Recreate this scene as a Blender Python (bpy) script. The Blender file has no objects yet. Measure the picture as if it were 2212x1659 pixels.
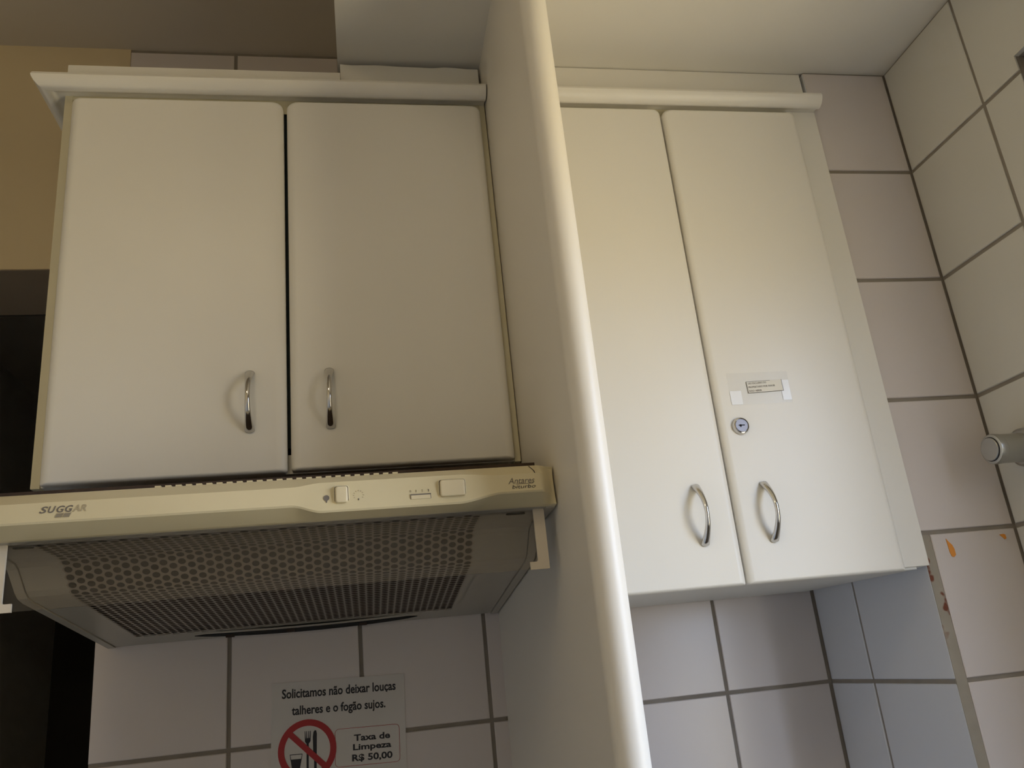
import bpy, bmesh, math, random
from mathutils import Vector, Matrix
random.seed(7)
S = bpy.context.scene
COL = S.collection
ZO = 1.6            # height of the tile joint that the relative z values are measured from

# ------------------------------------------------------------------ camera
cam_d = bpy.data.cameras.new('camera'); cam = bpy.data.objects.new('camera', cam_d); COL.objects.link(cam)
cam.location = (0.2105, -1.4034, 0.0802 + ZO)
cam.rotation_euler = (1.8973, 0.0976, -0.1622)
cam_d.sensor_width = 36.0; cam_d.lens = 1789.37 * 36 / 2212
cam_d.clip_start = 0.01
S.camera = cam

# ------------------------------------------------------------------ world, daylight, exposure
W = bpy.data.worlds.new('world'); S.world = W; W.use_nodes = True
# overcast sky above the horizon, sunlit earth-coloured ground below it
SKY, GROUND = (5.6, 7.4, 10.9), (5.5, 4.7, 3.05)
wt = W.node_tree; wtc = wt.nodes.new('ShaderNodeTexCoord'); wsx = wt.nodes.new('ShaderNodeSeparateXYZ')
wt.links.new(wtc.outputs['Generated'], wsx.inputs[0])
wmr = wt.nodes.new('ShaderNodeMapRange'); wmr.inputs['From Min'].default_value = -0.08; wmr.inputs['From Max'].default_value = 0.08
wt.links.new(wsx.outputs['Z'], wmr.inputs['Value'])
wmx = wt.nodes.new('ShaderNodeMix'); wmx.data_type = 'RGBA'; wmx.clamp_result = False
wt.links.new(wmr.outputs[0], wmx.inputs['Factor'])
wmx.inputs['A'].default_value = (*GROUND, 1); wmx.inputs['B'].default_value = (*SKY, 1)
wt.links.new(wmx.outputs['Result'], wt.nodes['Background'].inputs[0])
wt.nodes['Background'].inputs[1].default_value = 1.0
XR = 1.1465          # tiled right wall
WY0, WY1, WZ0, WZ1 = -1.54, -0.85, -0.40, 0.68     # glazed part of the window in the right wall
OY1, OZ1 = -0.577, 0.8265                         # the whole opening, with its shutter leaf and blind box
ld = bpy.data.lights.new('window_daylight', 'AREA'); lo = bpy.data.objects.new('window_daylight', ld); COL.objects.link(lo)
ld.shape = 'RECTANGLE'; ld.size = WY1 - WY0; ld.size_y = WZ1 - WZ0
lo.location = (XR + 0.125, (WY0 + WY1) / 2, (WZ0 + WZ1) / 2 + ZO)
lo.rotation_euler = (math.pi / 2, 0, math.pi / 2)
ld.energy = 15; ld.cycles.is_portal = True      # guides the sky light through the window opening
S.view_settings.view_transform = 'Standard'; S.view_settings.look = 'None'
S.view_settings.gamma = 1.0; S.view_settings.use_curve_mapping = False
S.view_settings.exposure = 0.40
S.cycles.use_denoising = True
S.cycles.max_bounces = 6; S.cycles.diffuse_bounces = 4; S.cycles.glossy_bounces = 3; S.cycles.transmission_bounces = 2
S.cycles.transparent_max_bounces = 6; S.cycles.caustics_reflective = False; S.cycles.caustics_refractive = False
S.cycles.use_adaptive_sampling = True; S.cycles.adaptive_threshold = 0.05; S.cycles.adaptive_min_samples = 20

# ------------------------------------------------------------------ materials
MATS = {}
def mat(name, col, rough=0.5, metal=0.0, var=0.04, scale=6.0, bump=0.0, bscale=120.0, spec=0.5, rand=0.0, coat=0.0):
    m = bpy.data.materials.new(name); m.use_nodes = True
    nt = m.node_tree; b = nt.nodes['Principled BSDF']
    b.inputs['Roughness'].default_value = rough; b.inputs['Metallic'].default_value = metal
    b.inputs['Specular IOR Level'].default_value = spec
    b.inputs['Coat Weight'].default_value = coat
    tc = nt.nodes.new('ShaderNodeTexCoord')
    n = nt.nodes.new('ShaderNodeTexNoise'); n.inputs['Scale'].default_value = scale; n.inputs['Detail'].default_value = 1
    nt.links.new(tc.outputs['Object'], n.inputs['Vector'])
    r = nt.nodes.new('ShaderNodeMapRange'); r.inputs['To Min'].default_value = 1 - var; r.inputs['To Max'].default_value = 1 + var
    nt.links.new(n.outputs['Fac'], r.inputs['Value'])
    src = r.outputs[0]
    if rand > 0:
        oi = nt.nodes.new('ShaderNodeObjectInfo')
        r2 = nt.nodes.new('ShaderNodeMapRange'); r2.inputs['To Min'].default_value = 1 - rand; r2.inputs['To Max'].default_value = 1 + rand
        nt.links.new(oi.outputs['Random'], r2.inputs['Value'])
        mm = nt.nodes.new('ShaderNodeMath'); mm.operation = 'MULTIPLY'
        nt.links.new(src, mm.inputs[0]); nt.links.new(r2.outputs[0], mm.inputs[1]); src = mm.outputs[0]
    v = nt.nodes.new('ShaderNodeVectorMath'); v.operation = 'SCALE'; v.inputs[0].default_value = col[:3]
    nt.links.new(src, v.inputs['Scale']); nt.links.new(v.outputs[0], b.inputs['Base Color'])
    if bump > 0:
        n2 = nt.nodes.new('ShaderNodeTexNoise'); n2.inputs['Scale'].default_value = bscale; n2.inputs['Detail'].default_value = 2
        nt.links.new(tc.outputs['Object'], n2.inputs['Vector'])
        bp = nt.nodes.new('ShaderNodeBump'); bp.inputs['Strength'].default_value = bump; bp.inputs['Distance'].default_value = 0.001
        nt.links.new(n2.outputs['Fac'], bp.inputs['Height']); nt.links.new(bp.outputs[0], b.inputs['Normal'])
    MATS[name] = m
    return m
M_door = mat('cream_laminate', (0.80, 0.77, 0.70), 0.38, var=0.015, scale=3)
M_board = mat('aged_cream_edge', (0.70, 0.64, 0.45), 0.5, var=0.03)
M_white = mat('white_carcass', (0.74, 0.72, 0.66), 0.5, var=0.02)
M_divider = mat('painted_divider', (0.80, 0.75, 0.66), 0.42, var=0.02, scale=3)
M_tile = mat('white_glazed_tile', (0.66, 0.60, 0.57), 0.22, var=0.02, scale=4, rand=0.02)
M_tilec = mat('glazed_tile_cool_light', (0.62, 0.63, 0.66), 0.22, var=0.02, scale=4, rand=0.02)  # same tile, with bluish reflected light put into its colour
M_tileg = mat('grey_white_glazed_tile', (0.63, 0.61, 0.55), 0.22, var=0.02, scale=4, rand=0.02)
M_grout = mat('grey_brown_grout', (0.27, 0.235, 0.195), 0.9, var=0.2, scale=30, bump=0.3)
M_ceil = mat('matt_ceiling_paint', (0.80, 0.77, 0.70), 0.85, var=0.03, scale=3)
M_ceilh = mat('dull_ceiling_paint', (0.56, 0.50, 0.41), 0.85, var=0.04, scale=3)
M_yellow = mat('ochre_wall_paint', (0.66, 0.54, 0.34), 0.8, var=0.06, scale=3)
M_lintel = mat('darker_lintel_soffit', (0.30, 0.23, 0.16), 0.85, var=0.05)  # underside in a darker tone than the lintel front
M_dark = mat('dark_room_wall', (0.045, 0.035, 0.025), 0.9, var=0.2)  # dark brown stands in for the lack of light in that room
M_cream = mat('cream_wall_paint', (0.84, 0.79, 0.68), 0.85, var=0.03)
M_floor = mat('brown_floor', (0.24, 0.19, 0.13), 0.5, var=0.1)
M_hoodp = mat('yellowed_plastic', (0.67, 0.59, 0.385), 0.34, var=0.04, scale=12)
M_knob = mat('yellowed_switch_plastic', (0.72, 0.63, 0.43), 0.35, var=0.03)
M_hoodm = mat('greyish_white_enamel', (0.42, 0.39, 0.33), 0.36, var=0.05, scale=10)
M_grille = mat('greasy_enamel_mesh', (0.33, 0.28, 0.23), 0.4, var=0.15, scale=14)
M_inner = mat('greasy_filter_felt', (0.055, 0.036, 0.026), 0.95, var=0.5, scale=22)
M_black = mat('black_gap', (0.012, 0.012, 0.012), 0.8, var=0.1)
M_seal = mat('dark_green_shadow_gap', (0.008, 0.02, 0.02), 0.7, var=0.1)
M_chrome = mat('polished_chrome', (0.62, 0.61, 0.60), 0.12, 1.0, var=0.02)
M_satin = mat('satin_chrome', (0.46, 0.46, 0.44), 0.32, 1.0, var=0.04, scale=30)
M_steel = mat('lock_face_steel', (0.30, 0.29, 0.31), 0.5, 1.0, var=0.03)
M_paper = mat('white_paper', (0.66, 0.63, 0.60), 0.6, var=0.02)
M_ink = mat('black_ink', (0.015, 0.014, 0.02), 0.6, var=0.1)
M_fade = mat('faded_grey_print', (0.17, 0.15, 0.13), 0.6, var=0.2)
M_fade2 = mat('worn_off_print', (0.42, 0.36, 0.24), 0.6, var=0.2)
M_red = mat('red_ink', (0.42, 0.025, 0.03), 0.6, var=0.06)
M_orange = mat('orange_residue', (0.72, 0.27, 0.03), 0.6, var=0.12, scale=60)
M_label = mat('label_paper', (0.76, 0.73, 0.65), 0.5, var=0.02)
M_shutter = mat('grey_shutter', (0.42, 0.40, 0.36), 0.5, var=0.05)
M_cement = mat('rough_cement', (0.33, 0.29, 0.23), 0.9, var=0.12, scale=40, bump=0.4)
# rust coloured stains on the cement corner strip
def add_stains(m, c):
    nt = m.node_tree; b = nt.nodes['Principled BSDF']
    src = b.inputs['Base Color'].links[0].from_socket
    tc = nt.nodes.new('ShaderNodeTexCoord'); n = nt.nodes.new('ShaderNodeTexNoise'); n.inputs['Scale'].default_value = 45
    nt.links.new(tc.outputs['Object'], n.inputs['Vector'])
    sx = nt.nodes.new('ShaderNodeSeparateXYZ'); nt.links.new(tc.outputs['Object'], sx.inputs[0])
    cr = nt.nodes.new('ShaderNodeMapRange'); cr.inputs['From Min'].default_value = 0.58; cr.inputs['From Max'].default_value = 0.64
    nt.links.new(n.outputs['Fac'], cr.inputs['Value'])
    up = nt.nodes.new('ShaderNodeMapRange'); up.inputs['From Min'].default_value = 1.64; up.inputs['From Max'].default_value = 1.69
    nt.links.new(sx.outputs['Z'], up.inputs['Value'])
    mu = nt.nodes.new('ShaderNodeMath'); mu.operation = 'MULTIPLY'
    nt.links.new(cr.outputs[0], mu.inputs[0]); nt.links.new(up.outputs[0], mu.inputs[1])
    mx = nt.nodes.new('ShaderNodeMix'); mx.data_type = 'RGBA'
    nt.links.new(mu.outputs[0], mx.inputs['Factor']); nt.links.new(src, mx.inputs['A']); mx.inputs['B'].default_value = (*c, 1)
    nt.links.new(mx.outputs['Result'], b.inputs['Base Color'])
add_stains(M_cement, (0.16, 0.05, 0.025))
# clear acrylic
def clear(name, tint, alpha, rough, gloss=1.0, haze=(0.6, 0.57, 0.5)):
    m = bpy.data.materials.new(name); m.use_nodes = True
    nt = m.node_tree; nt.nodes.remove(nt.nodes['Principled BSDF']); out = nt.nodes['Material Output']
    t = nt.nodes.new('ShaderNodeBsdfTransparent'); t.inputs[0].default_value = (*tint, 1)
    d = nt.nodes.new('ShaderNodeBsdfDiffuse'); d.inputs[0].default_value = (*haze, 1)
    g = nt.nodes.new('ShaderNodeBsdfGlossy'); g.inputs['Roughness'].default_value = rough
    n = nt.nodes.new('ShaderNodeTexNoise'); n.inputs['Scale'].default_value = 9
    r = nt.nodes.new('ShaderNodeMapRange'); r.inputs['To Min'].default_value = alpha * 0.7; r.inputs['To Max'].default_value = alpha * 1.3
    tc = nt.nodes.new('ShaderNodeTexCoord'); nt.links.new(tc.outputs['Object'], n.inputs['Vector']); nt.links.new(n.outputs['Fac'], r.inputs['Value'])
    a = nt.nodes.new('ShaderNodeMixShader'); nt.links.new(r.outputs[0], a.inputs[0]); nt.links.new(t.outputs[0], a.inputs[1]); nt.links.new(d.outputs[0], a.inputs[2])
    f = nt.nodes.new('ShaderNodeFresnel'); f.inputs[0].default_value = 1.45
    fm = nt.nodes.new('ShaderNodeMath'); fm.operation = 'MULTIPLY'; fm.inputs[1].default_value = gloss; nt.links.new(f.outputs[0], fm.inputs[0])
    x = nt.nodes.new('ShaderNodeMixShader'); nt.links.new(fm.outputs[0], x.inputs[0]); nt.links.new(a.outputs[0], x.inputs[1]); nt.links.new(g.outputs[0], x.inputs[2])
    nt.links.new(x.outputs[0], out.inputs[0])
    return m
M_acrylic = clear('hazy_clear_acrylic', (0.90, 0.87, 0.83), 0.02, 0.06)
M_tape = clear('clear_tape', (1.0, 1.0, 1.0), 0.03, 0.2, 0.12, (.86, .86, .86))
M_glare = mat('whitish_tape_glare', (0.86, 0.86, 0.86), 0.25, var=0.04, scale=60)  # window glare painted as an opaque whitish colour

# ------------------------------------------------------------------ helpers
ORG = {}
def put(o, parent, org):
    ORG[o.name] = Vector(org)
    if parent is None:
        o.location = (org[0], org[1], org[2] + ZO)
    else:
        o.parent = parent; o.location = Vector(org) - ORG[parent.name]
def mk(name, V, F, m, parent=None, smooth=False, org=None):
    """mesh object from vertices given in room coordinates (z relative to ZO)"""
    if org is None:
        xs = [v[0] for v in V]; ys = [v[1] for v in V]; zs = [v[2] for v in V]
        org = ((min(xs) + max(xs)) / 2, (min(ys) + max(ys)) / 2, min(zs))
    me = bpy.data.meshes.new(name)
    me.from_pydata([(v[0] - org[0], v[1] - org[1], v[2] - org[2]) for v in V], [], F)
    bm = bmesh.new(); bm.from_mesh(me); bmesh.ops.recalc_face_normals(bm, faces=bm.faces); bm.to_mesh(me); bm.free()
    me.materials.append(m)
    if smooth:
        for p in me.polygons: p.use_smooth = True
    o = bpy.data.objects.new(name, me); COL.objects.link(o)
    put(o, parent, org)
    return o
def empty(name, org):
    o = bpy.data.objects.new(name, None); COL.objects.link(o); o.empty_display_size = 0.05
    put(o, None, org); return o
def tag(o, label, cat, group=None):
    o['label'] = label; o['category'] = cat
    if group: o['group'] = group
    return o
def struct(o, label=None, cat=None):
    o['kind'] = 'structure'
    if label: o['label'] = label
    if cat: o['category'] = cat
    return o
BF = [(0, 1, 2, 3), (4, 7, 6, 5), (0, 4, 5, 1), (1, 5, 6, 2), (2, 6, 7, 3), (3, 7, 4, 0)]
def boxv(x0, x1, y0, y1, z0, z1):
    return [(x0, y0, z0), (x1, y0, z0), (x1, y1, z0), (x0, y1, z0), (x0, y0, z1), (x1, y0, z1), (x1, y1, z1), (x0, y1, z1)]
def bevel(o, w, n=2):
    md = o.modifiers.new('bevel', 'BEVEL'); md.width = w; md.segments = n; md.limit_method = 'ANGLE'
    return o
def box(name, x0, x1, y0, y1, z0, z1, m, parent=None, bev=0):
    o = mk(name, boxv(x0, x1, y0, y1, z0, z1), BF, m, parent)
    if bev: bevel(o, bev)
    return o
def boxes(name, L, m, parent=None):
    V, F = [], []
    for b in L:
        k = len(V); V += boxv(*b); F += [tuple(i + k for i in f) for f in BF]
    return mk(name, V, F, m, parent)
def loft(name, rings, m, parent=None, closed=True, caps=True, smooth=False):
    n = len(rings[0]); V = [v for r in rings for v in r]; F = []
    for i in range(len(rings) - 1):
        for j in range(n if closed else n - 1):
            k = (j + 1) % n
            F.append((i * n + j, i * n + k, (i + 1) * n + k, (i + 1) * n + j))
    if caps:
        F.append(tuple(range(n - 1, -1, -1))); F.append(tuple((len(rings) - 1) * n + j for j in range(n)))
    return mk(name, V, F, m, parent, smooth)
def autosmooth(o, ang=35):
    for p in o.data.polygons: p.use_smooth = True
    bm = bmesh.new(); bm.from_mesh(o.data)
    for e in bm.edges:
        if len(e.link_faces) == 2 and e.calc_face_angle(0) > math.radians(ang): e.smooth = False
    bm.to_mesh(o.data); bm.free()
    return o
def rrect(x0, x1, z0, z1, r, seg=6):
    """rounded rectangle, r = (bl, br, tr, tl)"""
    P = []
    for (cx, cz, a0, k) in ((x0, z0, 180, 0), (x1, z0, 270, 1), (x1, z1, 0, 2), (x0, z1, 90, 3)):
        rr = max(r[k], 1e-5)
        ox = cx + rr if k in (0, 3) else cx - rr; oz = cz + rr if k in (0, 1) else cz - rr
        for i in range(seg + 1):
            a = math.radians(a0 + 90 * i / seg); P.append((ox + rr * math.cos(a), oz + rr * math.sin(a)))
    return P
def softpanel(name, x0, x1, z0, z1, yf, yb, m, parent, r=(.004, .004, .004, .004), dx=.012, dz=.004, dy=.007, n=6):
    rings = [[(x, yb, z) for x, z in rrect(x0, x1, z0, z1, r)]]
    for i in range(n + 1):
        a = math.pi / 2 * i / n
        ex, ez, ey = dx * (1 - math.cos(a)), dz * (1 - math.cos(a)), dy * math.sin(a)
        rr = tuple(max(k - min(ex, ez) * .5, 1e-4) for k in r)
        rings.append([(x, yf + dy - ey, z) for x, z in rrect(x0 + ex, x1 - ex, z0 + ez, z1 - ez, rr)])
    return autosmooth(loft(name, rings, m, parent), 40)
def tube(name, pts, rad, m, parent, seg=10, smooth=True):
    """rad: list of (ra, rb) radii across x and along the in-plane normal; path in the y-z plane"""
    rings = []
    for i, p in enumerate(pts):
        a = Vector(pts[max(i - 1, 0)]); b = Vector(pts[min(i + 1, len(pts) - 1)])
        t = (b - a).normalized(); u = Vector((1, 0, 0)); v = t.cross(u).normalized()
        rings.append([tuple(Vector(p) + u * rad[i][0] * math.cos(2 * math.pi * k / seg) + v * rad[i][1] * math.sin(2 * math.pi * k / seg)) for k in range(seg)])
    return loft(name, rings, m, parent, smooth=smooth)
def prism(name, P, y0, y1, m, parent=None):
    """extrude an x-z polygon from y0 to y1"""
    return loft(name, [[(x, y0, z) for x, z in P], [(x, y1, z) for x, z in P]], m, parent)
def text(name, body, fit, plane, m, parent, bold=0.0, shear=0.0, thick=0.00025):
    """text fitted into fit=(u0,u1,v0,v1); plane(u,v,w) gives the room point"""
    c = bpy.data.curves.new(name, 'FONT'); c.body = body; c.size = 1.0; c.offset = bold; c.shear = shear; c.extrude = 0.01
    c.resolution_u = 3
    t = bpy.data.objects.new(name, c); COL.objects.link(t)
    dg = bpy.context.evaluated_depsgraph_get(); dg.update()
    me = bpy.data.meshes.new_from_object(t.evaluated_get(dg))
    V = [tuple(v.co) for v in me.vertices]; F = [tuple(p.vertices) for p in me.polygons]
    bpy.data.objects.remove(t); bpy.data.curves.remove(c); bpy.data.meshes.remove(me)
    x0 = min(v[0] for v in V); x1 = max(v[0] for v in V); y0 = min(v[1] for v in V); y1 = max(v[1] for v in V)
    W_ = []
    for v in V:
        u = fit[0] + (v[0] - x0) / (x1 - x0) * (fit[1] - fit[0]); w = fit[2] + (v[1] - y0) / (y1 - y0) * (fit[3] - fit[2])
        W_.append(plane(u, w, thick * (1 if v[2] > 0 else 0)))
    return mk(name, W_, F, m, parent)

# ------------------------------------------------------------------ the room
XC, YC = 0.9900, -0.3274     # column corner: left face at x = XC, front face at y = YC
XE = -0.196                  # free end of the tiled back wall
XL, YF, ZFL = -1.05, -2.4, -ZO   # rest of the kitchen, out of frame
TT, JW, RC = 0.008, 0.006, 0.0025  # tile thickness, joint width, joint depth
floor = struct(box('floor', XL, XR + .3, YF, 2.4, ZFL - .08, ZFL, M_floor), 'plain brown floor of the kitchen', 'floor')
ceil = struct(box('ceiling', 0.2, XR + .12, YF, 0.12, 1.0, 1.42, M_ceil), 'cream ceiling over the right cabinet and divider', 'ceiling')
ceilh = struct(box('ceiling_upper', XL, 0.2, YF, 2.4, 1.2818, 1.42, M_ceilh), 'dull brown raised ceiling at the upper left', 'ceiling')
lintel = struct(box('wall_lintel', XL, XE, 0.0, 0.185, 0.807, 1.2818, M_yellow), 'ochre painted wall above the dark opening at the left', 'wall')
box('soffit', XL, XE - .001, 0.0, 0.184, 0.8055, 0.8075, M_lintel, lintel)
wb = struct(box('wall_back', XE, XC + .02, RC, 0.12, ZFL, 1.2818, M_grout), 'white tiled back wall behind the hood and cabinets', 'wall')
wc = struct(box('wall_column', XC + RC, XR + .02, YC + RC, RC, ZFL, 1.0, M_grout), 'tiled column between the right cabinet and the right wall', 'wall')
box('corner_strip', XC + .0005, XC + .0165, YC + .0012, YC + .004, ZFL, .197, M_cement, wc)['label'] = 'grey cement corner strip with rust stains'
wr = struct(boxes('wall_right', [(XR + RC, XR + .12, OY1, RC, ZFL, 1.0), (XR + RC, XR + .12, YF, WY0, ZFL, 1.0),
                                 (XR + RC, XR + .12, WY0, OY1, ZFL, WZ0), (XR + RC, XR + .12, WY0, OY1, OZ1, 1.0)], M_grout),
            'white tiled right wall', 'wall')
wl = struct(box('wall_left', XL - .1, XL, YF, 2.4, ZFL, 1.42, M_cream), 'cream wall of the kitchen, out of view at the left', 'wall')
wf = struct(box('wall_front', XL, XR + .12, YF - .1, YF, ZFL, 1.42, M_cream), 'cream wall of the kitchen behind the camera', 'wall')
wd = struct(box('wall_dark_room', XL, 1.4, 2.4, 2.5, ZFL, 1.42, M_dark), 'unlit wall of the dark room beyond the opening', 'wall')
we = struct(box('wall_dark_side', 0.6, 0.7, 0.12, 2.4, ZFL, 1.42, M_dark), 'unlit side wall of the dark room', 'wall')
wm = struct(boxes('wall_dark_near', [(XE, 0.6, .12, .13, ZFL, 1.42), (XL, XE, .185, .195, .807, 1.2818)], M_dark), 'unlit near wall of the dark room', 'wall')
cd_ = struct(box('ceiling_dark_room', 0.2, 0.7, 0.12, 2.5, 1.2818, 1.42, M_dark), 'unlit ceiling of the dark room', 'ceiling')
wn = empty('window_1', (XR + .06, (WY0 + WY1) / 2, WZ0)); struct(wn, 'white framed kitchen window in the right wall, out of view', 'window')
fw = .035
for (a, b, c, d) in ((WY0, WY1, WZ0, WZ0 + fw), (WY0, WY1, WZ1 - fw, WZ1), (WY0, WY0 + fw, WZ0 + fw, WZ1 - fw), (WY1 - fw, WY1, WZ0 + fw, WZ1 - fw),
                     ((WY0 + WY1) / 2 - .02, (WY0 + WY1) / 2 + .02, WZ0 + fw, WZ1 - fw)):
    box('window_frame', XR + .03, XR + .07, a, b, c, d, M_white, wn)
box('shutter_leaf', XR + .035, XR + .065, WY1, OY1, WZ0, OZ1, M_shutter, wn)
box('blind_box', XR + .035, XR + .065, WY0, WY1, WZ1, OZ1, M_shutter, wn)

TM = {}
def tile_mesh(w, h, m):
    k = (round(w, 4), round(h, 4), m.name)
    if k not in TM:
        c = .0012
        def rect(i, y): return [(-w / 2 + i, y, -h / 2 + i), (w / 2 - i, y, -h / 2 + i), (w / 2 - i, y, h / 2 - i), (-w / 2 + i, y, h / 2 - i)]
        V = rect(0, TT) + rect(0, c) + rect(c, 0)
        F = [(3, 2, 1, 0), (8, 9, 10, 11)]
        for i in (0, 4):
            for j in range(4):
                q = (j + 1) % 4; F.append((i + j, i + q, i + 4 + q, i + 4 + j))
        me = bpy.data.meshes.new('tile'); me.from_pydata(V, [], F); me.materials.append(m)
        bm = bmesh.new(); bm.from_mesh(me); bmesh.ops.recalc_face_normals(bm, faces=bm.faces); bm.to_mesh(me); bm.free()
        TM[k] = me
    return TM[k]
def tile(parent, face, a0, a1, z0, z1, at, m=M_tile):
    """face 'y': front towards -y at y=at, spans x a0..a1; face 'x': front towards -x at x=at, spans y a0..a1"""
    o = bpy.data.objects.new('tile', tile_mesh(a1 - a0, z1 - z0, m)); COL.objects.link(o)
    j = random.uniform(-.0003, .0003)
    if face == 'y':
        put(o, parent, ((a0 + a1) / 2, at + j, (z0 + z1) / 2))
    else:
        put(o, parent, (at + j, (a0 + a1) / 2, (z0 + z1) / 2)); o.rotation_euler = (0, 0, -math.pi / 2)
    return o
h = JW / 2
ROWS = [-.6 + .2 * i for i in range(9)]
for zi in ROWS:
    z0, z1 = zi + h, zi + .2 - h
    if zi >= .99: z1 = min(z1, 1.28)
    for xi in (XE, 0.0, .2, .4, .6, .8):
        x0 = xi + (h if xi > XE else 0.0); x1 = {XE: 0.0, 0.0: .2, .2: .4, .4: .6, .6: .8, .8: XC - .001}[xi] - h
        if zi >= .99 and xi >= .2: continue
        tile(wb, 'y', x0, x1, z0, z1, 0.0)
    if zi >= .99: continue
    tile(wc, 'x', -.1285 + h, 0 - h, z0, z1, XC, M_tilec)
    tile(wc, 'x', YC + .0015, -.1285 - h, z0, z1, XC, M_tilec)
    tile(wc, 'y', XC + (.001 if zi > .1 else .0170), XR - .0025, z0, z1, YC)
    tile(wr, 'x', YC - .1763 + h, YC - .0012, z0, z1, XR, M_tileg)
    ya, yb = YC - .3763 + h, YC - .1763 - h
    if zi < WZ0 - .2:                               # whole tiles below the window
        tile(wr, 'x', ya, yb, z0, z1, XR, M_tileg); tile(wr, 'x', YC - .5763 + h, YC - .3763 - h, z0, z1, XR, M_tileg)
    elif zi > .7:                                   # tiles cut around the window head
        L_ = [(OY1, z0), (yb, z0), (yb, z1), (ya, z1), (ya, OZ1), (OY1, OZ1)]
        o = loft('tile', [[(XR, y, z) for y, z in L_], [(XR + TT, y, z) for y, z in L_]], M_tileg, wr)
        for k in (1, 2, 3, 4): tile(wr, 'x', ya - .2 * k, ya - .2 * k + .2 - JW, OZ1 + .0003, z1, XR, M_tileg)
    else:
        tile(wr, 'x', OY1, yb, z0, z1, XR, M_tileg)
# top row of the short strip under the raised ceiling
for (x0, x1) in ((XE, 0 - h), (0 + h, .2 - h)):
    tile(wb, 'y', x0, x1, 1.2 + h, 1.2755, 0.0)

# ------------------------------------------------------------------ divider panel
T, YD, XD = .034, -.625, .4255
sec = [(XD, 0.0)]
for i in range(17):
    a = math.pi * i / 16
    sec.append((XD + T / 2 - T / 2 * math.cos(a), YD + T / 2 - T / 2 * math.sin(a)))
sec.append((XD + T, 0.0))
dv = loft('divider_panel', [[(x, y, ZFL) for x, y in sec], [(x, y, 1.0) for x, y in sec]], M_divider); autosmooth(dv, 50)
tag(dv, 'tall cream divider panel with rounded front edge between the two wall cabinets', 'divider panel')

# ------------------------------------------------------------------ cabinets
def handle(x, zc, yf, parent, L=.039, D=.024):
    pts, rad = [], []
    n = 18
    for i in range(n + 1):
        t = -1 + 2 * i / n
        y = yf - D * (1 - abs(t) ** 2.05) - .0012
        pts.append((x, y, zc + L * t)); a = abs(t) ** 2.2
        rad.append((.0031 + .0030 * a, .0026 + .0012 * a))
    pts = [(x, yf, zc - L)] + pts + [(x, yf, zc + L)]
    rad = [(.0060, .0034)] + rad + [(.0060, .0034)]
    o = tube('handle', pts, rad, M_chrome, parent, 12)
    o['label'] = 'chrome bow handle'
    return o
CROWN = [(0, .9135), (.0080, .9135), (.0120, .9118), (.0155, .9092), (.0190, .9080), (.0230, .9085), (.0275, .9110), (.0315, .9152), (.034, .9198), (.035, .9235), (.0335, .9275), (.030, .9305), (.0245, .9335), (.014, .9362), (0, .9375)]
YK = -.330            # carcass front
def crown(parent, x0, x1, left_return):
    if left_return:
        rings = [[(x0 - d, -.004, z) for d, z in CROWN], [(x0 - d, YK - d, z) for d, z in CROWN], [(x1, YK - d, z) for d, z in CROWN]]
    else:
        rings = [[(x0, YK - d, z) for d, z in CROWN], [(x1, YK - d, z) for d, z in CROWN]]
    o = autosmooth(loft('crown_molding', rings, M_door, parent), 28)
    return o

# left cabinet
DF, DB = -.3455, -.3305
c1 = tag(empty('wall_cabinet', (.12, -.165, .336)), 'cream two-door wall cabinet above the range hood', 'cabinet', 'wall cabinets')
CX0, CX1, CZ0, CZ1 = -.1855, .4245, .338, .945
box('side_panel', CX0, CX0 + .011, YK, -.004, CZ0, CZ1, M_board, c1, .0008)
box('side_panel', CX1 - .009, CX1, YK, -.004, CZ0, CZ1, M_board, c1, .0008)
box('bottom_panel', CX0 + .011, CX1 - .009, YK + .002, -.004, CZ0 + .001, CZ0 + .026, M_white, c1)
box('top_panel', CX0 + .011, CX1 - .009, YK + .002, -.004, CZ1 - .018, CZ1, M_white, c1)
box('back_panel', CX0 + .011, CX1 - .009, -.012, -.004, CZ0 + .026, CZ1 - .018, M_seal, c1)
box('middle_stile', .1215 - .012, .1215 + .012, YK + .004, YK + .012, CZ0 + .036, CZ1 - .018, M_seal, c1)
box('top_rail', CX0 + .011, CX1 - .009, YK + .0005, YK + .0018, .8900, .9350, M_board, c1)
d1 = softpanel('door', -.1715, .1192, .3385, .9015, DF, DB, M_door, c1, r=(.003, .004, .013, .008))
d2 = softpanel('door', .1240, .4145, .3395, .9025, DF, DB, M_door, c1, r=(.004, .003, .010, .013))
handle(.0735, .4335, DF, d1); handle(.1748, .4335, DF, d2)
crown(c1, CX0, .4235, True)
box('top_board', CX0, .2035, YK + .002, YK + .016, .936, .9695, M_door, c1)
# uneven filler board up to the ceiling
P = [(.2040, .9365), (.4215, .9365)]
for i in range(13):
    t = 1 - i / 12; P.append((.2040 + .2175 * t, .993 + random.uniform(-.0016, .0012) - .002 * t))
prism('filler_board', P, YK + .010, YK + .018, M_door, c1)

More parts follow.
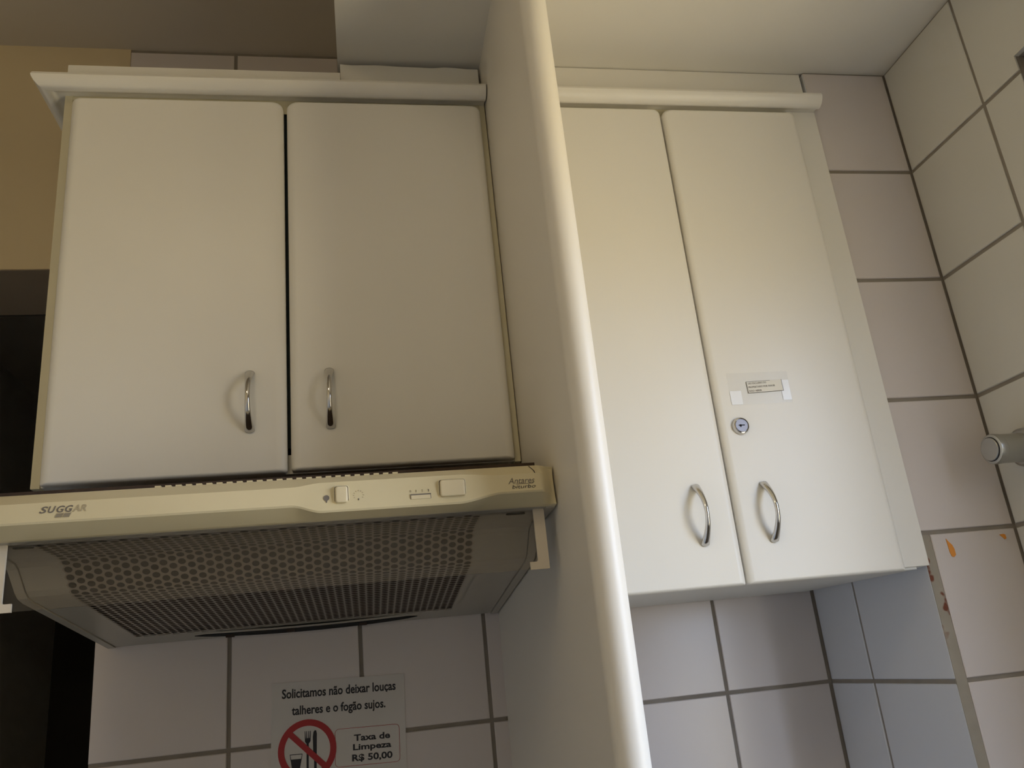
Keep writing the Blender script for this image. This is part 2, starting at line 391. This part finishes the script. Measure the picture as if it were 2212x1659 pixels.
# right cabinet
c2 = tag(empty('wall_cabinet', (.725, -.165, .147)), 'taller cream wall cabinet with a lock and notice, right of the divider', 'cabinet', 'wall cabinets')
RX0, RX1, RZ0, RZ1 = XD + T + .001, XC - .002, .150, .945
box('side_panel', RX0, RX0 + .015, YK, -.004, RZ0 + .001, RZ1, M_door, c2)
box('side_panel', RX1 - .016, RX1, YK + .012, -.004, RZ0 + .004, RZ1, M_white, c2)
box('bottom_panel', RX0 + .015, RX1 - .016, YK + .002, -.004, RZ0 + .001, RZ0 + .017, M_white, c2)
box('top_panel', RX0 + .015, RX1 - .016, YK + .012, -.004, RZ1 - .018, RZ1, M_white, c2)
box('back_panel', RX0 + .015, RX1 - .016, -.012, -.004, RZ0 + .017, RZ1 - .018, M_black, c2)
box('top_rail', RX0 + .015, .9385, YK + .0005, YK + .0018, .8900, .9350, M_board, c2)
d3 = softpanel('door', .4650, .7085, .1495, .9040, DF, DB, M_door, c2, r=(.003, .003, .010, .008), dx=.009)
d4 = softpanel('door', .7118, .9455, .1497, .9040, DF, DB, M_door, c2, r=(.003, .002, .010, .013), dx=.009)
handle(.6585, .2455, DF, d3); handle(.7583, .2435, DF, d4)
box('filler_strip', .9385, XC + .0005, YC - .0045, YC + .0105, .1545, .9130, M_door, c2, .0006)
crown(c2, RX0, XC - .0005, False)
box('filler_board', RX0, XC - .004, YK + .008, YK + .018, .9365, .998, M_door, c2)
# cylinder lock
LX, LZ = .7408, .3665
def lathe_y(name, prof, cx, cz, m, parent, seg=28, smooth=True):
    """prof: list of (radius, y) revolved about the y axis through (cx, cz)"""
    rings = [[(cx + r * math.cos(2 * math.pi * k / seg), y, cz + r * math.sin(2 * math.pi * k / seg)) for k in range(seg)] for r, y in prof]
    return autosmooth(loft(name, rings, m, parent, smooth=smooth), 30)
lk = lathe_y('lock', [(.0125, DF), (.0125, DF - .002), (.0112, DF - .005), (.0100, DF - .0055), (.0098, DF - .004)], LX, LZ, M_chrome, d4)
lk['label'] = 'round chrome cylinder lock'
LXo = LX + .0006
lc = lathe_y('lock_face', [(.0096, DF - .003), (.0096, DF - .0052), (.0090, DF - .0056)], LX, LZ, M_steel, d4)
boxes('keyhole', [(LX - .0045, LX + .0045, DF - .0060, DF - .0054, LZ - .0006, LZ + .0009), (LX - .0030, LX - .0005, DF - .0060, DF - .0054, LZ - .0022, LZ + .0012)], M_ink, d4)

# taped notice on the right door
nt_ = tag(empty('door_notice', (.785, DF, .397)), 'small typed notice taped to the cabinet door above the lock', 'notice')
box('tape_and_glare', .7345, .8290, DF - .0004, DF - .00012, .3985, .4460, M_tape, nt_)
box('tape_and_glare', .7345, .7520, DF - .0007, DF - .00042, .3985, .4190, M_glare, nt_)  # painted glare patch, lower left
box('tape_and_glare', .8150, .8285, DF - .0007, DF - .00042, .4025, .4330, M_glare, nt_)  # painted glare patch, right end
NA = math.radians(2.0)
def nplane(u, v, w):
    x, z = u - .79, v - .4245
    return (.79 + x * math.cos(NA) - z * math.sin(NA), DF - .0010 - w, .4245 + x * math.sin(NA) + z * math.cos(NA))
def nbox(name, u0, u1, v0, v1, m, w0=0, w1=.0002):
    V = [nplane(u, v, w) for w in (w0, w1) for (u, v) in ((u0, v0), (u1, v0), (u1, v1), (u0, v1))]
    return mk(name, V, BF, m, nt_)
nbox('paper', .7625, .8180, .4155, .4330, M_label, -.0005, 0)
for (a, b, c, d) in ((.7625, .8180, .4155, .4160), (.7625, .8000, .4326, .4330), (.7625, .7630, .4155, .4330), (.8176, .8180, .4155, .4330)):
    nbox('border_line', a, b, c, d, M_ink)
text('lettering', 'USO EXCLUSIVO DO', (.7650, .7935, .4287, .4314), nplane, M_fade, nt_)
text('lettering', 'PROPRIETARIO POR FAVOR', (.7645, .8060, .4231, .4258), nplane, M_fade, nt_)
text('lettering', 'NAO ABRIR', (.7645, .7840, .4174, .4201), nplane, M_fade, nt_)

# ------------------------------------------------------------------ range hood
hd = tag(empty('range_hood', (.12, -.26, .16)), 'yellowed slim range hood with perforated underside below the left cabinet', 'range hood')
HX0, HX1 = -.176, .4225
PROF = [(-.505, .2425), (-.425, .2395), (-.408, .2375), (-.398, .233), (-.372, .2105), (-.362, .205), (-.345, .2015), (-.004, .1635)]
cum = [0]
for i in range(1, len(PROF)): cum.append(cum[-1] + math.dist(PROF[i - 1], PROF[i]))
def along(s):
    s = min(max(s, 0), cum[-1])
    for i in range(1, len(PROF)):
        if s <= cum[i] + 1e-9:
            t = (s - cum[i - 1]) / (cum[i] - cum[i - 1]); a, b = PROF[i - 1], PROF[i]
            n = (-(b[1] - a[1]), b[0] - a[0]); l = math.hypot(*n)
            return (a[0] + (b[0] - a[0]) * t, a[1] + (b[1] - a[1]) * t, n[0] / l, n[1] / l)
def surf(x, s, up=0.0):
    y, z, ny, nz = along(s)
    return (x, y + ny * up, z + nz * up)
d_ = .0116; cxp = d_ * math.sqrt(3) / 2; GX0, GX1 = -.115, .3465
ncol = int((GX1 - GX0) / cxp) + 1
S0 = .022; S1 = cum[-1] - .062; nrow = int((S1 - S0) / d_)
V, F = [], []; VB, FB = [], []
for k in range(-1, ncol + 1):
    for j in range(-1, nrow + 1):
        cx = GX0 + k * cxp; cs = S0 + (j + .5 * (k % 2)) * d_
        solid = k in (-1, ncol) or j in (-1, nrow)
        b0 = len(V)
        for i in range(12):
            a = math.pi * i / 6
            R = d_ / math.sqrt(3) if i % 2 == 0 else d_ / 2
            V.append(surf(cx + R * math.cos(a), cs + R * math.sin(a)))
        if solid:
            ring = V[b0:]; del V[b0:]
            FB.append(tuple(len(VB) + i for i in range(12))); VB += ring; continue
        for i in range(12):
            a = math.pi * i / 6; V.append(surf(cx + .0044 * math.cos(a), cs + .0044 * math.sin(a)))
        for i in range(12):
            q = (i + 1) % 12; F.append((b0 + i, b0 + q, b0 + 12 + q, b0 + 12 + i))
gr = mk('filter_grille', V, F, M_grille, hd)
gr['label'] = 'greasy perforated grille'
mk('grille_border', VB, FB, M_hoodm, hd)
# felt behind the holes
ss = sorted(set([S0 - .02] + [c for c in cum if S0 - .02 < c < S1 + .02] + [S1 + .02]))
loft('filter_felt', [[surf(GX0 - .015, s, .006), surf(GX1 + .015, s, .006), surf(GX1 + .015, s, .009), surf(GX0 - .015, s, .009)] for s in ss], M_inner, hd)
# enamelled underside around the grille
def strip(name, x0, x1, s0, s1, up0, up1, m):
    st = sorted(set([s0] + [c for c in cum if s0 < c < s1] + [s1]))
    return loft(name, [[surf(x0, s, up0), surf(x1, s, up0), surf(x1, s, up1), surf(x0, s, up1)] for s in st], m, hd)
xg0, xg1 = GX0 - cxp * .45, GX0 + (ncol - 1) * cxp + cxp * .45
strip('underside_panel', HX0 + .0115, xg0 - .0005, 0, cum[-1], .0004, .002, M_hoodm)
strip('underside_panel', xg1 + .0005, HX1 - .0115, 0, cum[-1], .0004, .002, M_hoodm)
strip('underside_panel', xg0 - .0005, xg1 + .0005, S0 + (nrow - .3) * d_, cum[-1], .0004, .002, M_hoodm)
strip('underside_panel', xg0 - .0005, xg1 + .0005, 0, S0 - d_ * .3, .0004, .002, M_hoodm)
# side plates with folded lips, back and top
for (a, b) in ((HX0, HX0 + .0105), (HX1 - .0105, HX1)):
    pr = [(y, z - .0012) for y, z in PROF] + [(-.004, .303), (-.505, .285)]
    o = loft('side_plate', [[(a, y, z) for y, z in pr], [(b, y, z) for y, z in pr]], M_hoodm, hd)
boxes('housing', [(HX0 + .0105, HX1 - .0105, -.47, -.004, .296, .302), (HX0 + .0105, HX1 - .0105, -.008, -.004, .166, .296)], M_inner, hd)
# dark slots in the flat front part
for (a, b) in ((-.142, -.122), (.371, .393)):
    V = [surf(x, s, -.0006) for x, s in rrect(a, b, .024, .030, (.003,) * 4)] 
    o = mk('lamp_slot', V + [(x, y, z + .002) for x, y, z in V], [tuple(range(len(V))), tuple(range(2 * len(V) - 1, len(V) - 1, -1))] + [(i, (i + 1) % len(V), len(V) + (i + 1) % len(V), len(V) + i) for i in range(len(V))], M_black, hd)
# sagging rear lip of the grille: dark gap with clips
N = 24; lo_, hi_ = [], []
for i in range(N + 1):
    t = i / N; x = -.045 + .335 * t; b = math.sin(math.pi * t) ** .6
    lo_.append((x, cum[-1] - .034 - .016 * b)); hi_.append((x, cum[-1] - .034 + .016 * b))
poly = lo_ + hi_[::-1]
V = [surf(x, s, -.0006 - .0042 * max(0, math.sin(math.pi * (x + .045) / .335)) ** .7) for x, s in poly]; n = len(V)
mk('rear_gap', V + [surf(x, s, .0004) for x, s in poly], [tuple(range(n)), tuple(range(2 * n - 1, n - 1, -1))] + [(i, (i + 1) % n, n + (i + 1) % n, n + i) for i in range(n)], M_black, hd)
lip = []
for i in range(N + 1):
    t = i / N; x = -.045 + .335 * t; b = math.sin(math.pi * t)
    a = surf(x, cum[-1] - .058, -.001 - .003 * b); c = surf(x, cum[-1] - .050, -.001 - .003 * b)
    lip.append([a, c, (c[0], c[1], c[2] + .0015), (a[0], a[1], a[2] + .0015)])
loft('grille_lip', lip, M_hoodm, hd)
for x in (.005, .095, .205):
    c = surf(x, cum[-1] - .026, 0); box('clip', x - .006, x + .006, c[1] - .004, c[1] + .005, c[2] - .005, c[2] - .0005, M_inner, hd)

# moulded front panel
def fsec(x):
    """front panel section at x: list of (y, z)"""
    def sm(a, b, t):
        t = min(max((t - a) / (b - a), 0), 1); return t * t * (3 - 2 * t)
    bl = sm(.138, .170, x) * (1 - sm(.312, .362, x))
    e = max(sm(.4035, .4225, x), 1 - sm(-.176, -.157, x))      # end facets
    T0 = (-.470, .2925); T1 = (-.5105, .2890 - .003 * e); T1b = (-.5125 + .004 * e, .2880 - .004 * e)
    T2 = (-.5270 - .001 * bl + .020 * e, .2765 + .003 * bl - .002 * e)
    T3 = (-.5310 - .0015 * bl + .022 * e, .2570 - .0080 * bl + .001 * e); T3b = (-.5300 - .0015 * bl + .021 * e, .2550 - .0080 * bl)
    T4 = (-.5120, .2440); T4b = (-.5090, .2430); T5 = (-.4900, .2430)
    return [T0, T1, T1b, T2, T3, T3b, T4, T4b, T5]
xs = [HX0 - .0005, HX0 + .002, HX0 + .005, HX0 + .010, HX0 + .015, HX0 + .019, -.10, -.02, .06, .12] + [.138 + .004 * i for i in range(9)] + [.20, .24, .28, .30] + [.312 + .005 * i for i in range(11)] + [.375, .39, .4035, .4065, .4095, .4130, .4170, .4200, .4230]
fp = autosmooth(loft('front_panel', [[(x, y, z) for y, z in fsec(x)] for x in xs], M_hoodp, hd), 26)
fp['label'] = 'yellowed plastic front panel'
def fplane(u, v, w):
    s = fsec(u); a, b = s[3], s[4]
    t = (v - b[1]) / (a[1] - b[1]); y = b[0] + (a[0] - b[0]) * t
    return (u, y - .0002 - w, v)
# vent teeth along the top edge
boxes('vent_teeth', [(.000 + .0102 * i, .0058 + .0102 * i, -.5085, -.500, .2885, .2912) for i in range(25)], M_hoodp, hd)
# switches
def switch(name, x0, x1, z0, z1):
    y = fplane((x0 + x1) / 2, (z0 + z1) / 2, 0)[1]
    softpanel('switch_recess', x0 - .0014, x1 + .0014, z0 - .0008, z1 + .0014, y - .0006, y + .004, M_board, hd, r=(.003,) * 4, dx=.0006, dz=.0006, dy=.0003)
    softpanel('switch_shadow', x0 - .0006, x1 + .0006, z0 - .0004, z1 + .0007, y - .0008, y + .003, M_inner, hd, r=(.0025,) * 4, dx=.0004, dz=.0004, dy=.0002)
    o = softpanel(name, x0, x1, z0, z1, y - .0045, y + .002, M_knob, hd, r=(.0025,) * 4, dx=.002, dz=.0012, dy=.002)
    return o
switch('light_switch', .1835, .1965, .2560, .2735)
switch('speed_switch', .2930, .3200, .2555, .2735)
y = fplane(.272, .258, 0)[1]
V = [(x, y_, z) for (x, z) in ((.2610, .2553), (.2830, .2553), (.2830, .2603), (.2610, .2603)) for y_ in (y - .0012, y + .002)]
box('slider_slot', .2614, .2832, y - .0006, y + .002, .2552, .2606, M_fade, hd)
box('slider', .2620, .2826, y - .0010, y + .002, .2550, .2592, M_knob, hd, .0003)
# printed marks
def fdisc(name, cx, cz, r, m, w=.0003, seg=16):
    P = [(cx + r * math.cos(2 * math.pi * i / seg), cz + r * math.sin(2 * math.pi * i / seg)) for i in range(seg)]
    V = [fplane(x, z, 0) for x, z in P] + [fplane(x, z, w) for x, z in P]
    return mk(name, V, [tuple(range(seg)), tuple(range(2 * seg - 1, seg - 1, -1))] + [(i, (i + 1) % seg, seg + (i + 1) % seg, seg + i) for i in range(seg)], m, hd)
def fpoly(name, P, m, w=.0003):
    n = len(P); V = [fplane(x, z, 0) for x, z in P] + [fplane(x, z, w) for x, z in P]
    return mk(name, V, [tuple(range(n)), tuple(range(2 * n - 1, n - 1, -1))] + [(i, (i + 1) % n, n + (i + 1) % n, n + i) for i in range(n)], m, hd)
fdisc('lamp_mark', .1745, .2625, .0031, M_fade)
fpoly('lamp_mark', [(.1735, .2600), (.1755, .2600), (.1752, .2575), (.1740, .2575)], M_fade)
for i in range(9):
    a = math.radians(-30 + 30 * i); r0, r1 = .0044, .0056
    fpoly('lamp_ray', [(.2075 + r * math.cos(a + da), .2635 + r * math.sin(a + da)) for r, da in ((r0, -.04), (r1, -.04), (r1, .04), (r0, .04))], M_fade2)
fpoly('lamp_mark', [(.2068, .2598), (.2082, .2598), (.2080, .2580), (.2070, .2580)], M_fade)
for ch, x, m in (('0', .2610, M_fade2), ('1', .2675, M_fade2), ('2', .2735, M_fade2), ('3', .2800, M_fade)):
    text('speed_number', ch, (x, x + (.0016 if ch != '1' else .0008), .2628, .2654), fplane, m, hd)
# maker's lettering at the left end, fading to the right, with two hatched blocks below
LW = [('S', -.1015, -.0940, M_fade), ('U', -.0937, -.0868, M_fade), ('G', -.0858, -.0786, M_fade), ('G', -.0780, -.0710, M_fade), ('A', -.0712, -.0645, M_fade2), ('R', -.0640, -.0585, M_fade2)]
for ch, a, b, m in LW: text('lettering', ch, (a, b, .2652, .2722), fplane, m, hd, bold=.02, shear=.25)
for x in (-.0868, -.0797):
    fpoly('logo_block', [(x, .2600), (x + .0062, .2600), (x + .0080, .2646), (x + .0018, .2646)], M_fade2)
    for i in range(3): fpoly('logo_line', [(x + .0004 + .0004 * i, .2606 + .0012 * i), (x + .0064 + .0004 * i, .2606 + .0012 * i), (x + .0066 + .0004 * i, .2612 + .0012 * i), (x + .0006 + .0004 * i, .2612 + .0012 * i)], M_fade, .0004)
text('lettering', 'Antares', (.3680, .3975, .2655, .2722), fplane, M_fade, hd, shear=.3)
text('lettering', 'biturbo', (.3715, .3975, .2598, .2640), fplane, M_ink, hd, bold=-.008, shear=.25)
fpoly('lettering_underline', [(.3760, .26485), (.3955, .26485), (.3957, .2651), (.3762, .2651)], M_fade)
# crack at the upper right
def topplane(x, t):
    s = fsec(x); a, b = s[2], s[3]
    return (x, a[0] + (b[0] - a[0]) * t - .0002, a[1] + (b[1] - a[1]) * t + .0002)
CR = [(.3955, 0), (.3975, .35), (.3990, .65), (.3990, 1.0)]
V = []
for x, t in CR: V += [topplane(x - .0005, t), topplane(x + .0005, t)]
mk('crack', V, [(2 * i, 2 * i + 1, 2 * i + 3, 2 * i + 2) for i in range(3)], M_ink, hd)
# acrylic visor and its two L brackets
box('visor', -.163, .4095, -.4905, -.4885, .1770, .2440, M_acrylic, hd)
def bracket(x, s):
    P = [(0, .2440), (0, .1762), (-.0215, .1762), (-.0215, .1845)]
    P += [(-.0125 - .002 + .002 * math.sin(a), .1865 - .002 * math.cos(a)) for a in (0, .5, 1.0, 1.57)]
    P += [(-.0125, .2440)]
    P = [(x + s * u, z) for u, z in P]
    o = prism('visor_bracket', P, -.4945, -.4910, M_bracket, hd)
    return o
M_bracket = mat('white_plastic_bracket', (0.66, 0.58, 0.46), 0.4, var=0.02)
bracket(.4115, 1); bracket(-.1645 + .011 - .0005, -1)

# ------------------------------------------------------------------ notice on the tiles
po = tag(empty('wall_notice', (.163, -.001, -.205)), 'printed paper notice with red prohibition circle on the tiles below the hood', 'notice')
PA = math.radians(-1.3)
def pplane(u, v, w):
    return (.0635 + u * math.cos(PA) - v * math.sin(PA), -.0012 - w, .0880 + u * math.sin(PA) + v * math.cos(PA))
def ppoly(name, P, m, w0=0.0, w1=.0002):
    n = len(P); V = [pplane(x, z, w0) for x, z in P] + [pplane(x, z, w1) for x, z in P]
    return mk(name, V, [tuple(range(n)), tuple(range(2 * n - 1, n - 1, -1))] + [(i, (i + 1) % n, n + (i + 1) % n, n + i) for i in range(n)], m, po)
ppoly('paper', [(0, -.287), (.2022, -.287), (.2022, 0), (0, 0)], M_paper, -.0005, 0)
text('lettering', 'Solicitamos não deixar louças', (.0150, .1885, -.0265, -.0095), pplane, M_ink, po, bold=.024)
text('lettering', 'talheres e o fogão sujos.', (.0300, .1720, -.0520, -.0345), pplane, M_ink, po, bold=.024)
CU, CV, RO, RI = .0535, -.0985, .0432, .0340
N = 48; V = []
for r in (RO, RI):
    for w in (.0002, .0005):
        V += [pplane(CU + r * math.cos(2 * math.pi * i / N), CV + r * math.sin(2 * math.pi * i / N), w) for i in range(N)]
F = []
for i in range(N):
    q = (i + 1) % N
    F += [(N + i, N + q, 3 * N + q, 3 * N + i), (i, q, N + q, N + i), (2 * N + i, 2 * N + q, 3 * N + q, 3 * N + i), (i, q, 2 * N + q, 2 * N + i)]
mk('prohibition_ring', V, F, M_red, po)
ca, sa, hw = math.cos(math.radians(-43)), math.sin(math.radians(-43)), .0042
ppoly('prohibition_bar', [(CU + t * ca - s * sa, CV + t * sa + s * ca) for t, s in ((-.036, -hw), (.036, -hw), (.036, hw), (-.036, hw))], M_red, .0002, .0006)
# fork, knife and glass
FX = CU + .0005
fork = [(FX - .0016, CV - .028), (FX + .0016, CV - .028), (FX + .0016, CV + .0085), (FX + .0042, CV + .012), (FX + .0046, CV + .0265), (FX + .0036, CV + .0265), (FX + .0030, CV + .0165),
        (FX + .0022, CV + .0165), (FX + .0020, CV + .0265), (FX + .0010, CV + .0265), (FX + .0008, CV + .0165), (FX - .0008, CV + .0165), (FX - .0010, CV + .0265), (FX - .0020, CV + .0265),
        (FX - .0022, CV + .0165), (FX - .0030, CV + .0165), (FX - .0036, CV + .0265), (FX - .0046, CV + .0265), (FX - .0042, CV + .012), (FX - .0016, CV + .0085)]
ppoly('fork_symbol', fork, M_ink)
KX = CU + .0112
ppoly('knife_symbol', [(KX - .0012, CV - .028), (KX + .0026, CV - .028), (KX + .0028, CV + .022), (KX + .0018, CV + .0262), (KX - .0004, CV + .0268), (KX - .0022, CV + .0245), (KX - .0032, CV + .018), (KX - .0026, CV - .003), (KX - .0012, CV - .004)], M_ink)
GXc = CU - .0165
ppoly('glass_symbol', [(GXc - .0052, CV - .028), (GXc + .0052, CV - .028), (GXc + .0082, CV - .0115), (GXc - .0082, CV - .0115)], M_ink)
for P in ([(GXc - .0093, CV - .0045), (GXc + .0093, CV - .0045), (GXc + .0093, CV - .0055), (GXc - .0093, CV - .0055)],
          [(GXc - .0093, CV - .0050), (GXc - .0085, CV - .0050), (GXc - .0074, CV - .0118), (GXc - .0084, CV - .0118)],
          [(GXc + .0093, CV - .0050), (GXc + .0085, CV - .0050), (GXc + .0074, CV - .0118), (GXc + .0084, CV - .0118)]):
    ppoly('glass_symbol', P, M_ink)
# fee box
bo = rrect(.0945, .1925, -.1270, -.0730, (.006,) * 4, 5); bi = rrect(.0951, .1919, -.1264, -.0736, (.0054,) * 4, 5)
n = len(bo); V = [pplane(x, z, .0003) for x, z in bo + bi]
mk('fee_box_outline', V, [(i, (i + 1) % n, n + (i + 1) % n, n + i) for i in range(n)], M_red, po)
text('lettering', 'Taxa de', (.1230, .1780, -.0925, -.0830), pplane, M_ink, po, bold=.03)
text('lettering', 'Limpeza', (.1215, .1795, -.1080, -.0965), pplane, M_ink, po, bold=.03)
text('lettering', 'R$ 50,00', (.1200, .1810, -.1225, -.1110), pplane, M_ink, po, bold=.03)

# ------------------------------------------------------------------ right wall fitting
pf = tag(empty('pipe_fitting', (1.11, -.40, .275)), 'chrome pipe fitting with round end cap on the right wall', 'pipe fitting')
PY, PZ = -.4020, .2990
def lathe_x(name, prof, m, seg=28):
    rings = [[(x, PY + r * math.cos(2 * math.pi * k / seg), PZ + r * math.sin(2 * math.pi * k / seg)) for k in range(seg)] for r, x in prof]
    return autosmooth(loft(name, rings, m, pf), 30)
lathe_x('fitting_body', [(.0180, 1.0790), (.0205, 1.0800), (.0215, 1.0840), (.0212, 1.0900), (.0205, 1.0910), (.0205, XR + .001)], M_satin)
lathe_x('end_cap', [(.0155, 1.0765), (.0162, 1.0772), (.0162, 1.0800)], M_satin)
lathe_x('cap_groove', [(.0172, 1.0786), (.0172, 1.0800)], M_ink)
lathe_x('wall_flange', [(.0235, XR - .020), (.0270, XR - .017), (.0290, XR - .001)], M_satin)

# orange residue on the column tile
def residue(P, label):
    n = len(P); V = [(x, YC - .0004, z) for x, z in P] + [(x, YC - .0010, z) for x, z in P]
    o = mk('orange_residue', V, [tuple(range(n)), tuple(range(2 * n - 1, n - 1, -1))] + [(i, (i + 1) % n, n + (i + 1) % n, n + i) for i in range(n)], M_orange)
    tag(o, label, 'residue', 'orange scraps on the column tile')
residue([(1.0290, .1895), (1.0325, .1845), (1.0365, .1800), (1.0385, .1740), (1.0385, .1660), (1.0350, .1630), (1.0315, .1640), (1.0300, .1700)], 'larger drop-shaped orange scrap on the column tile')
residue([(1.1165, .1890), (1.1230, .1895), (1.1260, .1885), (1.1265, .1830), (1.1235, .1815), (1.1205, .1850)], 'smaller orange scrap on the column tile near the corner joint')

# ------------------------------------------------------------------ added fill lamp behind the camera, brightens the left cabinet and divider
lp = tag(empty('added_fill_lamp', (-.15, -1.75, 1.215)), 'round ceiling lamp on the raised ceiling behind the camera', 'lamp')
M_glow = bpy.data.materials.new('warm_fill_diffuser'); M_glow.use_nodes = True
gb = M_glow.node_tree.nodes['Principled BSDF']; gb.inputs['Base Color'].default_value = (.8, .75, .65, 1)
gb.inputs['Emission Color'].default_value = (1.0, .82, .55, 1); gb.inputs['Emission Strength'].default_value = 9.0
def lathe_z(name, prof, cx, cy, m, parent, seg=32):
    rings = [[(cx + r_ * math.cos(2 * math.pi * k / seg), cy + r_ * math.sin(2 * math.pi * k / seg), z) for k in range(seg)] for r_, z in prof]
    return autosmooth(loft(name, rings, m, parent), 40)
lathe_z('fill_lamp_base', [(.17, 1.2818), (.175, 1.275), (.175, 1.262), (.17, 1.260)], -.15, -1.75, M_white, lp)
lathe_z('fill_lamp_diffuser', [(.165, 1.260), (.160, 1.245), (.13, 1.230), (.08, 1.220), (.02, 1.216)], -.15, -1.75, M_glow, lp)
